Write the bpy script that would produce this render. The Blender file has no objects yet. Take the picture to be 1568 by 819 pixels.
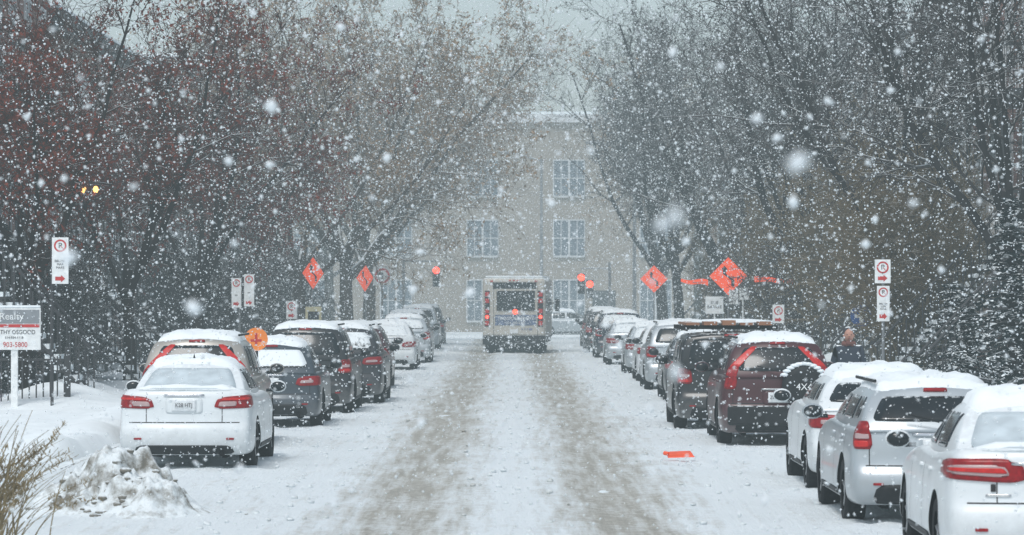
import bpy, bmesh, math, random
import numpy as np
from mathutils import Vector, Matrix, noise
from mathutils.bvhtree import BVHTree
random.seed(7); np.random.seed(7)
sc=bpy.context.scene
COL=sc.collection
def lerp(a,b,t): return a+(b-a)*t
# ------------------------------------------------------------------ materials
def new_mat(name):
    m=bpy.data.materials.new(name); m.use_nodes=True
    nt=m.node_tree; nt.nodes.clear()
    out=nt.nodes.new('ShaderNodeOutputMaterial')
    return m,nt,out
def N(nt,t,**kw):
    n=nt.nodes.new(t)
    for k,v in kw.items(): setattr(n,k,v)
    return n
def mix_rgb(nt,fac,a,b):
    n=nt.nodes.new('ShaderNodeMix'); n.data_type='RGBA'
    for sock,val in ((n.inputs[0],fac),(n.inputs[6],a),(n.inputs[7],b)):
        if isinstance(val,bpy.types.NodeSocket): nt.links.new(val,sock)
        elif isinstance(val,(int,float)): sock.default_value=val
        else: sock.default_value=(*val,1)
    return n.outputs[2]
def maprange(nt,val,a,b,c=0.,d=1.):
    n=nt.nodes.new('ShaderNodeMapRange'); n.inputs[1].default_value=a; n.inputs[2].default_value=b
    n.inputs[3].default_value=c; n.inputs[4].default_value=d
    nt.links.new(val,n.inputs[0]); return n.outputs[0]
def noise_tex(nt,vec,scale,detail=4,rough=.55):
    n=nt.nodes.new('ShaderNodeTexNoise'); n.inputs['Scale'].default_value=scale
    n.inputs['Detail'].default_value=detail; n.inputs['Roughness'].default_value=rough
    if vec is not None: nt.links.new(vec,n.inputs['Vector'])
    return n.outputs[0]
def math_n(nt,op,a,b):
    n=nt.nodes.new('ShaderNodeMath'); n.operation=op
    for s,v in ((n.inputs[0],a),(n.inputs[1],b)):
        if isinstance(v,(int,float)): s.default_value=v
        else: nt.links.new(v,s)
    return n.outputs[0]
SNOW=(.80,.865,.89)
def mat(name,col,rough=.6,metal=0,coat=0,var=.12,vs=6,snow=None,dirt=False,emis=None,brick=False,bump=0,spec=.5,fleck=0):
    m,nt,out=new_mat(name)
    bs=nt.nodes.new('ShaderNodeBsdfPrincipled'); nt.links.new(bs.outputs[0],out.inputs[0])
    tc=nt.nodes.new('ShaderNodeTexCoord'); ob=tc.outputs['Object']
    nz=noise_tex(nt,ob,vs,2)
    dark=tuple(c*(1-var) for c in col); lite=tuple(min(1,c*(1+var)) for c in col)
    c=mix_rgb(nt,maprange(nt,nz,.3,.7),dark,lite)
    if brick:
        sp=N(nt,'ShaderNodeSeparateXYZ'); nt.links.new(ob,sp.inputs[0])
        cb=N(nt,'ShaderNodeCombineXYZ'); nt.links.new(math_n(nt,'ADD',sp.outputs[0],sp.outputs[1]),cb.inputs[0]); nt.links.new(sp.outputs[2],cb.inputs[1])
        bt=N(nt,'ShaderNodeTexBrick'); bt.inputs['Scale'].default_value=4; nt.links.new(cb.outputs[0],bt.inputs['Vector'])
        nt.links.new(c,bt.inputs['Color1']); bt.inputs['Color2'].default_value=(*[x*.75 for x in col],1)
        bt.inputs['Mortar'].default_value=(*[min(1,x*1.3+.05) for x in col],1)
        c=bt.outputs['Color']
    if dirt:
        sp=N(nt,'ShaderNodeSeparateXYZ'); nt.links.new(ob,sp.inputs[0])
        n2=noise_tex(nt,ob,9,5,.65)
        h=math_n(nt,'ADD',sp.outputs[2],math_n(nt,'MULTIPLY',n2,-.5))
        f=maprange(nt,h,.0,.35,.38,0.02)
        c=mix_rgb(nt,f,c,(.26,.26,.255))
    if fleck:
        n4=noise_tex(nt,ob,26,3,.6); c=mix_rgb(nt,maprange(nt,n4,fleck,fleck+.05),c,(.7,.73,.75))
    if snow is not None:
        ge=N(nt,'ShaderNodeNewGeometry'); sp=N(nt,'ShaderNodeSeparateXYZ'); nt.links.new(ge.outputs['Normal'],sp.inputs[0])
        n3=noise_tex(nt,ob,14,2,.6)
        h=math_n(nt,'ADD',sp.outputs[2],math_n(nt,'MULTIPLY',math_n(nt,'SUBTRACT',n3,.5),.7))
        f=maprange(nt,h,snow,snow+.15)
        c=mix_rgb(nt,f,c,SNOW)
        rr=maprange(nt,f,0,1,rough,.8); nt.links.new(rr,bs.inputs['Roughness'])
    else: bs.inputs['Roughness'].default_value=rough
    nt.links.new(c,bs.inputs['Base Color'])
    bs.inputs['Metallic'].default_value=metal
    bs.inputs['Specular IOR Level'].default_value=spec
    bs.inputs['Coat Weight'].default_value=coat
    bs.inputs['Coat Roughness'].default_value=.08
    if bump:
        bp=N(nt,'ShaderNodeBump'); bp.inputs['Strength'].default_value=bump; bp.inputs['Distance'].default_value=.03
        nt.links.new(noise_tex(nt,ob,vs*3,5,.6),bp.inputs['Height']); nt.links.new(bp.outputs[0],bs.inputs['Normal'])
    if emis:
        bs.inputs['Emission Color'].default_value=(*emis[0],1); bs.inputs['Emission Strength'].default_value=emis[1]
    return m
def plant(name,col,snow,var=.3):
    m,nt,out=new_mat(name); bs=N(nt,'ShaderNodeBsdfDiffuse'); nt.links.new(bs.outputs[0],out.inputs[0])
    ge=N(nt,'ShaderNodeNewGeometry'); sp=N(nt,'ShaderNodeSeparateXYZ'); nt.links.new(ge.outputs['Normal'],sp.inputs[0])
    tc=N(nt,'ShaderNodeTexCoord'); n=noise_tex(nt,tc.outputs['Object'],3,1)
    c=mix_rgb(nt,maprange(nt,n,.3,.7),tuple(x*(1-var) for x in col),tuple(x*(1+var) for x in col))
    h=math_n(nt,'ADD',sp.outputs[2],math_n(nt,'MULTIPLY',math_n(nt,'SUBTRACT',n,.5),.5))
    c=mix_rgb(nt,maprange(nt,h,snow,snow+.15),c,SNOW); nt.links.new(c,bs.inputs[0]); return m
M={}
M['snow']=mat('snow',SNOW,.85,var=.04,vs=3,bump=.35)
M['carsnow']=mat('car_snow',(.82,.88,.905),.85,var=.03,vs=5,bump=.3)
M['glass']=mat('window_glass',(.012,.018,.022),.10,var=.2,snow=.93,spec=.35,fleck=.66)
M['glass_snowy']=mat('window_glass_snowy',(.03,.035,.04),.12,snow=.36,fleck=.62)
M['frost']=mat('snowed_glass',(.52,.60,.64),.5,var=.15,vs=5)
M['red']=mat('red_lens',(.26,.004,.008),.3,coat=.15,var=.3,vs=25,spec=.25)
M['red_lite']=mat('red_lens_bright',(.50,.02,.018),.3,coat=.1,var=.2,vs=25,spec=.25)
M['clear']=mat('clear_lens',(.42,.30,.30),.25,coat=.2)
M['black']=mat('black_plastic',(.012,.014,.016),.6,var=.3,vs=12,snow=.85,spec=.3)
M['under']=mat('underbody',(.008,.008,.009),.9,spec=.1)
M['rubber']=mat('tyre_rubber',(.016,.017,.019),.85,var=.5,vs=10,snow=.93,spec=.2)
M['rim']=mat('wheel_rim',(.30,.31,.32),.4,metal=.7,var=.3,vs=14)
M['chrome']=mat('chrome',(.6,.62,.64),.15,metal=1)
M['plate']=mat('plate_white',(.70,.74,.76),.5,vs=20)
M['seam']=mat('seam_dark',(.015,.015,.016),.8)
M['ink']=mat('ink_black',(.02,.02,.03),.6)
M['inkred']=mat('ink_red',(.5,.03,.03),.6)
M['inkblue']=mat('ink_blue',(.03,.09,.3),.6)
M['orange']=mat('sign_orange_glow',(.95,.10,.025),.45,snow=.8,emis=((1,.08,.02),.40))  # emission added to brighten the orange panels and flags, which are unlit
M['orangeflat']=mat('orange_plastic',(.85,.10,.03),.5,snow=1.1)
M['signwhite']=mat('sign_white',(.78,.81,.81),.5,vs=8)
M['steel']=mat('galvanised_steel',(.25,.26,.27),.5,metal=.6,snow=.8)
M['darksteel']=mat('dark_steel',(.03,.03,.033),.5,snow=.75)
M['lampred']=mat('signal_red_lit',(.8,.02,.01),.3,emis=((1,.05,.02),5.0))
M['lampwarm']=mat('porch_lamp_lit',(.9,.6,.2),.3,emis=((1,.5,.12),3.0))
def paint(name,c,metal=0,snow=.86): return mat('paint_'+name,c,.32,metal=metal,coat=.35,var=.05,vs=3,snow=snow,dirt=True,spec=.4)
P={'white':paint('white',(.72,.77,.79)),'beige':paint('beige',(.36,.345,.315),.3),'grey':paint('grey',(.05,.068,.085),.3),
 'black':paint('black',(.007,.010,.013)),'navy':paint('navy',(.012,.021,.037)),'silver':paint('silver',(.44,.49,.52),.35),
 'red':paint('red',(.050,.007,.012)),'dark':paint('dark',(.018,.022,.028))}
# ------------------------------------------------------------------ mesh helpers
class MB:
    def __init__(s): s.v=[];s.f=[];s.m=[]
    def add(s,vs,fs,mi=0):
        b=len(s.v); s.v+= [tuple(v) for v in vs]; s.f+=[tuple(b+i for i in f) for f in fs]; s.m+=[mi]*len(fs)
    def box(s,x0,x1,y0,y1,z0,z1,mi=0):
        s.add([(x0,y0,z0),(x1,y0,z0),(x1,y1,z0),(x0,y1,z0),(x0,y0,z1),(x1,y0,z1),(x1,y1,z1),(x0,y1,z1)],
              [(3,2,1,0),(4,5,6,7),(0,1,5,4),(1,2,6,5),(2,3,7,6),(3,0,4,7)],mi)
    def cyl(s,p0,p1,r0,r1=None,n=8,mi=0,cap=True):
        if r1 is None:r1=r0
        p0=Vector(p0);p1=Vector(p1);d=(p1-p0).normalized()
        a=d.orthogonal().normalized();b=d.cross(a)
        vs=[];fs=[]
        for p,r in((p0,r0),(p1,r1)):
            for i in range(n):
                t=2*math.pi*i/n; vs.append(p+a*math.cos(t)*r+b*math.sin(t)*r)
        for i in range(n): fs.append((i,(i+1)%n,n+(i+1)%n,n+i))
        if cap: fs+= [tuple(reversed(range(n))),tuple(range(n,2*n))]
        s.add(vs,fs,mi)
    def ball(s,c,rx,ry,rz,n=10,mi=0,jit=0):
        vs=[];fs=[];m=n//2+1
        for j in range(m+1):
            ph=math.pi*j/m
            for i in range(n):
                t=2*math.pi*i/n; k=1+jit*random.uniform(-1,1)
                vs.append((c[0]+rx*math.sin(ph)*math.cos(t)*k,c[1]+ry*math.sin(ph)*math.sin(t)*k,c[2]+rz*math.cos(ph)*k))
        for j in range(m):
            for i in range(n):
                fs.append((j*n+i,(j+1)*n+i,(j+1)*n+(i+1)%n,j*n+(i+1)%n))
        s.add(vs,fs,mi)
    def lathe_x(s,c,prof,n=28,mi=0):
        vs=[];fs=[];k=len(prof)
        for i in range(n):
            t=2*math.pi*i/n
            for (x,r) in prof: vs.append((c[0]+x,c[1]+r*math.cos(t),c[2]+r*math.sin(t)))
        for i in range(n):
            for j in range(k-1):
                a=i*k+j;b=((i+1)%n)*k+j; fs.append((a,b,b+1,a+1))
        s.add(vs,fs,mi)
    def obj(s,name,mats,parent=None,smooth=False,bevel=0):
        me=bpy.data.meshes.new(name); me.from_pydata(s.v,[],s.f)
        for m in (mats if isinstance(mats,(list,tuple)) else [mats]): me.materials.append(m)
        me.polygons.foreach_set('material_index',s.m)
        if smooth: me.polygons.foreach_set('use_smooth',[True]*len(me.polygons))
        me.update()
        o=bpy.data.objects.new(name,me); COL.objects.link(o)
        if parent: o.parent=parent
        if bevel:
            b=o.modifiers.new('b','BEVEL'); b.width=bevel; b.segments=2; b.limit_method='ANGLE'
        return o
def empty(name,loc=(0,0,0),rz=0,scale=1):
    e=bpy.data.objects.new(name,None); COL.objects.link(e); e.location=loc; e.rotation_euler=(0,0,rz); e.scale=(scale,)*3; e.empty_display_size=.2
    return e
def text(body,size,loc,mt,parent,name='lettering',rot=(math.pi/2,0,0),ext=.002,sx=1):
    c=bpy.data.curves.new(name,'FONT'); c.body=body; c.size=size; c.align_x='CENTER'; c.align_y='CENTER'; c.extrude=ext
    o=bpy.data.objects.new(name,c); COL.objects.link(o); o.location=loc; o.rotation_euler=rot; o.parent=parent; o.scale=(sx,1,1)
    c.materials.append(mt); return o
def bake(verts,faces,sub=2,mats=(),cutters=None):
    me=bpy.data.meshes.new('tmp'); me.from_pydata(verts,[],faces); me.update()
    bm=bmesh.new(); bm.from_mesh(me); bmesh.ops.recalc_face_normals(bm,faces=bm.faces); bm.to_mesh(me); bm.free()
    for m in mats: me.materials.append(m)
    me.polygons.foreach_set('use_smooth',[True]*len(me.polygons))
    o=bpy.data.objects.new('tmp',me); COL.objects.link(o)
    s=o.modifiers.new('s','SUBSURF'); s.levels=sub; s.render_levels=sub
    co=None
    if cutters:
        cm=bpy.data.meshes.new('cut'); cm.from_pydata(cutters.v,[],cutters.f)
        for m in mats: cm.materials.append(m)
        cm.polygons.foreach_set('material_index',[len(mats)-1]*len(cm.polygons)); cm.update()
        co=bpy.data.objects.new('cut',cm); COL.objects.link(co)
        b=o.modifiers.new('b','BOOLEAN'); b.object=co; b.operation='DIFFERENCE'; b.solver='EXACT'
    dg=bpy.context.evaluated_depsgraph_get(); dg.update()
    r=bpy.data.meshes.new_from_object(o.evaluated_get(dg))
    bpy.data.objects.remove(o)
    if co: bpy.data.objects.remove(co)
    return r
def boxgrid(nx,ny,nz,fn):
    idx={};vs=[]
    def g(i,j,k):
        key=(i,j,k)
        if key not in idx: idx[key]=len(vs); vs.append(fn(i,j,k))
        return idx[key]
    fs=[]
    for i in range(nx):
        for j in range(ny):
            for k in (0,nz): fs.append((g(i,j,k),g(i+1,j,k),g(i+1,j+1,k),g(i,j+1,k)))
    for i in range(nx):
        for k in range(nz):
            for j in (0,ny): fs.append((g(i,j,k),g(i+1,j,k),g(i+1,j,k+1),g(i,j,k+1)))
    for j in range(ny):
        for k in range(nz):
            for i in (0,nx): fs.append((g(i,j,k),g(i,j+1,k),g(i,j+1,k+1),g(i,j,k+1)))
    return vs,fs
# ------------------------------------------------------------------ cars
KINDS={
 'sedan':dict(L=4.6,W=1.80,H=1.44,deck=1.06,belt=.96,cowl=.98,hf=.78,yb0=.50,yt0=1.30,yt1=2.45,yb1=3.45,w0=.90,w1=.68,rw=1.0,fw=3.72,R=.32),
 'hatch':dict(L=4.25,W=1.78,H=1.46,deck=.98,belt=.98,cowl=1.0,hf=.80,yb0=.08,yt0=.50,yt1=2.2,yb1=3.15,w0=.92,w1=.70,rw=.82,fw=3.42,R=.32),
 'wagon':dict(L=4.6,W=1.78,H=1.43,deck=1.0,belt=.98,cowl=.98,hf=.78,yb0=.06,yt0=.42,yt1=2.55,yb1=3.45,w0=.92,w1=.72,rw=.95,fw=3.65,R=.325),
 'suv':dict(L=4.55,W=1.84,H=1.66,deck=1.10,belt=1.08,cowl=1.10,hf=.92,yb0=.06,yt0=.36,yt1=2.5,yb1=3.3,w0=.93,w1=.74,rw=.92,fw=3.55,R=.35),
 'boxy':dict(L=4.6,W=1.88,H=1.66,deck=1.10,belt=1.08,cowl=1.10,hf=1.0,yb0=.02,yt0=.10,yt1=2.7,yb1=3.2,w0=.95,w1=.86,rw=.92,fw=3.6,R=.37),
}
def interp(x,pts):
    if x<=pts[0][0]: return pts[0][1]
    for (a,b),(c,d) in zip(pts,pts[1:]):
        if x<=c: return lerp(b,d,(x-a)/(c-a))
    return pts[-1][1]
def patch(bvh,O,U,V,D,quad,n=8,m=6,off=.006,skirt=.02,r=.08,dome=0,nz=0):
    O=Vector(O);U=Vector(U);V=Vector(V);D=Vector(D).normalized()
    ca=sum(q[0] for q in quad)/4; cb=sum(q[1] for q in quad)/4
    vs=[];nm=[]
    for j in range(m+1):
        for i in range(n+1):
            u=2*i/n-1; v=2*j/m-1
            f=1-r*(abs(u)**5*abs(v)**5); uu=u*f; vv=v*f
            su=(uu+1)/2; sv=(vv+1)/2
            a=lerp(lerp(quad[0][0],quad[1][0],su),lerp(quad[3][0],quad[2][0],su),sv)
            b=lerp(lerp(quad[0][1],quad[1][1],su),lerp(quad[3][1],quad[2][1],su),sv)
            hit=None
            for k in range(12):
                org=O+U*a+V*b-D*5
                loc,nr,_,_=bvh.ray_cast(org,D)
                if loc is not None and nr.dot(D)<-.02 or (loc is not None and k>8): hit=(loc,nr);break
                a=lerp(a,ca,.06);b=lerp(b,cb,.06)
            if hit is None: hit=(O+U*a+V*b,-D)
            loc,nr=hit
            if nr.dot(D)>0:nr=-nr
            o=off
            e=max(abs(u),abs(v))
            if dome: o=off+dome*(1-e**8)*(1+nz*noise.noise(loc*5+Vector((3.1*O[0],O[1],0))))
            vs.append(loc+nr*o); nm.append(nr)
    fs=[]
    w=n+1
    for j in range(m):
        for i in range(n): fs.append((j*w+i,j*w+i+1,(j+1)*w+i+1,(j+1)*w+i))
    if skirt:
        border=[i for i in range(w)]+[j*w+n for j in range(1,m+1)]+[m*w+i for i in range(n-1,-1,-1)]+[j*w for j in range(m-1,0,-1)]
        b0=len(vs)
        for q in border: vs.append(vs[q]-nm[q]*skirt)
        k=len(border)
        for q in range(k): fs.append((border[q],b0+q,b0+(q+1)%k,border[(q+1)%k]))
    a,b,c=vs[fs[0][0]],vs[fs[0][1]],vs[fs[0][2]]
    if (b-a).cross(c-a).dot(D)>0: fs=[tuple(reversed(f)) for f in fs]
    return vs,fs
def car(kind,color,X,Y,yaw=0,tail='sq',over=None,snow=.085,rearsnow=False,name='parked_car',plate='',extra=None,platez=None,glasssnow=False,z=0):
    sp=dict(KINDS[kind]); 
    if over: sp.update(over)
    L,W,H=sp['L'],sp['W'],sp['H']; hw=W/2; zlo=.21
    tops=[(0,sp['deck']-.03),(.15,sp['deck']),(max(.3,sp['yb0']),sp['deck']-.01 if kind=='sedan' else sp['belt']),(1.4,sp['belt']),(sp['yb1'],sp['cowl']),(L-.3,sp['hf']),(L,sp['hf']-.14)]
    xs=[-1,-.88,-.5,0,.5,.88,1]; fr=[0,.08,.25,.42,.5,.72,.92,1]
    sidew=[.93,.985,1.0,.995,.985,.985,.955,.895]
    sed=kind=='sedan'
    ry=[.12,.03,0,.01,.07,.07,.07,.12] if sed else [.12,.03,0,.01,.08,.08,.09,.12]
    ys=[0,.12,.38,.9,1.6,2.4,3.2,L-.75,L-.3,L-.1,L]
    pw=[(0,.90),(.12,.945),(.38,.98),(.9,1),(L-.75,1),(L-.3,.95),(L-.1,.88),(L,.78)]
    def fb(i,j,k):
        y=ys[j];fx=xs[i];z=zlo+fr[k]*(interp(y,tops)-zlo)
        w=hw*interp(y,pw)*sidew[k]
        if k==len(fr)-1: z+=.025*(1-fx*fx)
        if j==0: y=ry[k]+.10*abs(fx)**3
        elif j==1: y=y+ry[k]*.6+.05*abs(fx)**3
        if j==len(ys)-1: y-=.18*abs(fx)**3+.04*abs(fr[k]-.4)
        return (fx*w,y,z)
    v1,f1=boxgrid(len(xs)-1,len(ys)-1,len(fr)-1,fb)
    ss=[0,.05,.3,.6,.95,1]; ts=[0,.1,.5,.86,1]
    def fg(i,j,k):
        s=ss[j];t=ts[k];fx=xs[i]
        y0=lerp(sp['yb0'],sp['yt0'],t)-(.05*math.sin(math.pi*t) if not sed else .06*math.sin(math.pi*t))
        y1=lerp(sp['yb1'],sp['yt1'],t)
        y=lerp(y0,y1,s)
        zt=H-.05-(.07 if sed else .035)*(2*s-.9)**2
        z=lerp(sp['belt']-.06,zt,t)
        w=hw*(lerp(sp['w0'],sp['w1'],t)+.02*math.sin(math.pi*t))
        if k==len(ts)-1: z+=.05*(1-fx*fx); w*=.93
        w*=lerp(.95,1,min(1,s*4))*lerp(1,.93,max(0,s*3-2))
        if j==0: y+=.10*abs(fx)**3
        if j==len(ss)-1: y-=.22*abs(fx)**3
        return (fx*w,y,z)
    v2,f2=boxgrid(len(xs)-1,len(ss)-1,len(ts)-1,fg)
    pm=P[color]
    solid=bake(v1,f1,2,[pm]); gh=bake(v2,f2,2,[pm])
    cut=MB()
    R=sp['R']
    for sx in(-1,1):
        for yy in(sp['rw'],sp['fw']):
            a=(sx*(hw-.28),yy,R); b=(sx*(hw+.1),yy,R); cut.cyl(a,b,R+.055,n=24)
    low=bake(v1,f1,2,[pm,M['under']],cut)
    va=[v.co.copy() for v in solid.vertices];fa=[tuple(p.vertices) for p in solid.polygons];o=len(va)
    va+=[v.co.copy() for v in gh.vertices];fa+=[tuple(o+i for i in p.vertices) for p in gh.polygons]
    bvh=BVHTree.FromPolygons(va,fa)
    e=empty(name,(X,Y,z+.02),yaw)
    def link(me,nm):
        ob=bpy.data.objects.new(nm,me); COL.objects.link(ob); ob.parent=e; return ob
    link(low,'body'); link(gh,'greenhouse')
    parts={}
    def add(part,mt,res):
        k=(part,mt)
        if k not in parts: parts[k]=MB()
        parts[k].add(*res)
    def rear(quad,mt,part,off=.006,**k): add(part,mt,patch(bvh,(0,0,0),(1,0,0),(0,0,1),(0,1,0),quad,off=off,**k))
    def corner(az,quad,mt,part,off=.01,**k):
        a=math.radians(az)
        for s in(-1,1):
            add(part,mt,patch(bvh,(s*hw,.1,0),(s*math.cos(a),math.sin(a),0),(0,0,1),(-s*math.sin(a),math.cos(a),0),quad,off=off,**k))
    def side(quad,mt,part,off=.006,**k):
        for s in(-1,1): add(part,mt,patch(bvh,(0,0,0),(0,1,0),(0,0,1),(-s,0,0),quad,off=off,**k))
    def top(quad,mt,part,off=.0,**k): add(part,mt,patch(bvh,(0,0,0),(1,0,0),(0,1,0),(0,0,-1),quad,off=off,**k))
    b=sp['belt'];zt=H-.14
    def gy0(z): t=(z-b)/(H-b); return lerp(sp['yb0'],sp['yt0'],t)
    def gy1(z): t=(z-b)/(H-b); return lerp(sp['yb1'],sp['yt1'],t)
    rb=sp.get('rwz',b+.07 if sed else b+.05)
    wb=hw*lerp(sp['w0'],sp['w1'],(rb-b)/(H-b)); wt=hw*lerp(sp['w0'],sp['w1'],.85)
    g=M['frost'] if rearsnow else (M['glass_snowy'] if glasssnow else M['glass'])
    k1,k2=(.82,.78) if tail!='pillar' else (.76,.74)
    rear([(-wb*k1,rb),(wb*k1,rb),(wt*k2,H-.13),(-wt*k2,H-.13)],g,'rear_window',n=12,m=8,r=.06)
    zb=b+.055
    ym=lerp(gy0(b),gy1(b),.50); yq=lerp(gy0(b),gy1(b),.22 if not sed else .24)
    side([(ym+.05,zb),(gy1(zb)-.30,zb),(gy1(zt)-.16,zt),(ym+.02,zt)],M['glass'],'side_windows',r=.06)
    side([(yq+.06,zb),(ym-.05,zb),(ym-.07,zt),(yq+.10 if sed else yq+.05,zt)],M['glass'],'side_windows',r=.06)
    if not sed: side([(gy0(zb)+.36,zb+.02),(yq-.02,zb),(yq-.03,zt),(gy0(zt)+.26,zt)],M['glass'],'side_windows',r=.14)
    add('windscreen',M['glass'],patch(bvh,(0,0,0),(1,0,0),(0,0,1),(0,-1,0),[(-hw*.80,b+.09),(hw*.80,b+.09),(hw*.56,H-.13),(-hw*.56,H-.13)]))
    side([(sp['rw']+R+.12,.26),(sp['fw']-R-.12,.26),(sp['fw']-R-.1,.32),(sp['rw']+R+.1,.32)],M['black'],'sill_trim')
    for yy in(ym,yq-.02 if not sed else yq+.1,gy1(b)-.45):
        if yy==ym or not (sed and yy!=gy1(b)-.45): side([(yy-.005,.34),(yy+.005,.34),(yy+.005,b-.02),(yy-.005,b-.02)],M['seam'],'door_seams',n=1,m=8,off=.002,skirt=0,r=0)
    for yy in(ym+.12,yq+.14): side([(yy,b-.13),(yy+.17,b-.13),(yy+.17,b-.10),(yy,b-.10)],pm,'door_handles',off=.03,skirt=.03)
    lowz=.36 if sed else .44
    rear([(-hw*.74,.225),(hw*.74,.225),(hw*.68,lowz-.02),(-hw*.68,lowz-.02)],M['black'],'bumper_valance',n=12,m=4,off=.005)
    zs_=zlo+.5*(sp['deck']-zlo)
    rear([(-hw*.80,zs_-.012),(hw*.80,zs_-.012),(hw*.80,zs_),(-hw*.80,zs_)],M['seam'],'seams',n=12,m=1,off=.002,skirt=0,r=0)
    for s in(-1,1):
        xx=s*hw*(.55 if sed else .76); rear([(xx-.005,zs_),(xx+.005,zs_),(xx+.005,sp['deck']-.05),(xx-.005,sp['deck']-.05)],M['seam'],'seams',n=1,m=6,off=.002,skirt=0,r=0)
    pz=platez or ((.85) if sed else (.78))
    rear([(-.24,pz-.11),(.24,pz-.11),(.24,pz+.10),(-.24,pz+.10)],M['seam'] if color in('black','navy','dark') else pm,'plate_recess',off=.004)
    rear([(-.155,pz-.08),(.155,pz-.08),(.155,pz+.075),(-.155,pz+.075)],M['plate'],'licence_plate',off=.02,r=0)
    rear([(-.26,pz+.11),(.26,pz+.11),(.26,pz+.135),(-.26,pz+.135)],M['chrome'],'trim_strip',off=.018)
    if not sed:
        rear([(-.12,H-.085),(.12,H-.085),(.11,H-.06),(-.11,H-.06)],M['red'],'tail_lights',off=.02)
    corner(20,[(-.34,.41),(-.24,.41),(-.24,.435),(-.34,.435)],M['red'],'reflectors')
    if tail=='civic':
        corner(28,[(-.46,.80),(.16,.82),(.14,.99),(-.40,.95)],M['red'],'tail_lights',n=10,r=.2)
        corner(28,[(-.40,.835),(-.18,.84),(-.17,.90),(-.38,.895)],M['clear'],'tail_light_lens',off=.018)
        corner(28,[(-.36,.91),(.06,.92),(.05,.95),(-.34,.935)],M['red_lite'],'tail_light_bar',off=.018)
    elif tail=='fusion':
        corner(26,[(-.62,.78),(.20,.83),(.16,.97),(-.54,.98)],M['red'],'tail_lights',n=12,r=.25,off=.014)
        corner(26,[(-.48,.83),(.04,.86),(.02,.925),(-.43,.93)],M['clear'],'tail_light_lens',off=.021,n=10,r=.25)
        corner(26,[(-.46,.86),(.02,.88),(.01,.905),(-.42,.905)],M['red_lite'],'tail_light_bar',off=.027,n=10)
        rear([(-.40,.925),(.40,.925),(.40,.95),(-.40,.95)],M['chrome'],'boot_chrome_strip',off=.02)
        rear([(-.60,.68),(-.40,.68),(-.40,.70),(-.60,.70)],M['chrome'],'badge_script',off=.01)
        rear([(-.56,.72),(-.52,.72),(-.52,.78),(-.56,.78)],M['seam'],'badge',off=.01)
    elif tail=='wagon':
        corner(32,[(-.19,.76),(.02,.76),(.03,1.03),(-.14,1.03)],M['red'],'tail_lights',r=.15)
        corner(32,[(-.15,.86),(-.01,.86),(0,.91),(-.14,.91)],M['clear'],'tail_light_lens',off=.018)
        corner(32,[(-.15,.78),(-.01,.78),(0,.84),(-.14,.84)],M['red_lite'],'tail_light_bar',off=.018)
    elif tail=='pillar':
        corner(38,[(-.18,b-.22),(.00,b-.22),(-.05,b+.12),(-.20,b+.12)],M['red'],'tail_lights',r=.1)
        corner(38,[(-.20,b+.10),(-.05,b+.10),(-.24,H-.12),(-.33,H-.12)],M['red_lite'],'tail_lights_upper',r=.1)
    elif tail=='wide':
        corner(30,[(-.40,b-.26),(.12,b-.24),(.14,b-.08),(-.34,b-.10)],M['red'],'tail_lights',n=10,r=.2)
        corner(30,[(-.32,b-.21),(-.1,b-.20),(-.1,b-.15),(-.3,b-.16)],M['clear'],'tail_light_lens',off=.018)
    else:
        corner(32,[(-.24,b-.30),(.08,b-.28),(.10,b-.02),(-.20,b-.04)],M['red'],'tail_lights',r=.15)
        corner(32,[(-.18,b-.19),(.0,b-.18),(.0,b-.13),(-.17,b-.14)],M['clear'],'tail_light_lens',off=.018)
        corner(32,[(-.18,b-.27),(.0,b-.26),(.0,b-.21),(-.17,b-.22)],M['red_lite'],'tail_light_bar',off=.018)
    for s in(-1,1):
        add('headlights',M['clear'],patch(bvh,(0,0,0),(1,0,0),(0,0,1),(0,-1,0),[(s*hw*.45,.62),(s*hw*.80,.64),(s*hw*.78,.74),(s*hw*.48,.70)]))
    add('grille',M['black'],patch(bvh,(0,0,0),(1,0,0),(0,0,1),(0,-1,0),[(-.35,.4),(.35,.4),(.38,.66),(-.38,.66)]))
    if snow:
        t0=sp['yt0']+.0;w1=hw*sp['w1']
        top([(-w1*.97,t0-.02),(w1*.97,t0-.02),(w1*.94,sp['yt1']-.0),(-w1*.94,sp['yt1']-.0)],M['carsnow'],'roof_snow',n=16,m=16,off=-.012,skirt=0,dome=snow+.012,nz=.7,r=.1)
        top([(-hw*.80,sp['yb1']+.1),(hw*.80,sp['yb1']+.1),(hw*.66,L-.2),(-hw*.66,L-.2)],M['carsnow'],'bonnet_snow',n=10,m=8,off=-.01,skirt=0,dome=snow*.8+.01,nz=.7)
        if sed: top([(-hw*.80,.18),(hw*.80,.18),(hw*.76,.62),(-hw*.76,.62)],M['carsnow'],'boot_snow',n=12,m=6,off=-.01,skirt=0,dome=.04,nz=.9)
    for (pt,mt),mb in parts.items(): mb.obj(pt,mt,e,smooth=True)
    wh=MB()
    for sx in(-1,1):
        for yy in(sp['rw'],sp['fw']):
            x0=sx*(hw-.13)
            wh.lathe_x((x0,yy,R),[(-.10,R*.62),(-.105,R*.9),(-.08,R*.985),(0,R),(.08,R*.985),(.105,R*.9),(.10,R*.62)],28,0)
            wh.lathe_x((x0+sx*.02,yy,R),[(sx*.075,R*.66),(sx*.06,R*.62),(-sx*.02,R*.56),(-sx*.03,.001)],28,2)
            for q in range(5):
                t=2*math.pi*q/5+.3
                c=Vector((x0+sx*.05,yy,R)); d=Vector((0,math.cos(t),math.sin(t)))
                wh.cyl(c,c+d*R*.62+Vector((sx*.02,0,0)),.032,.022,6,1)
            wh.cyl((x0+sx*.02,yy,R),(x0+sx*.09,yy,R),.06,.05,10,1)
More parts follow.
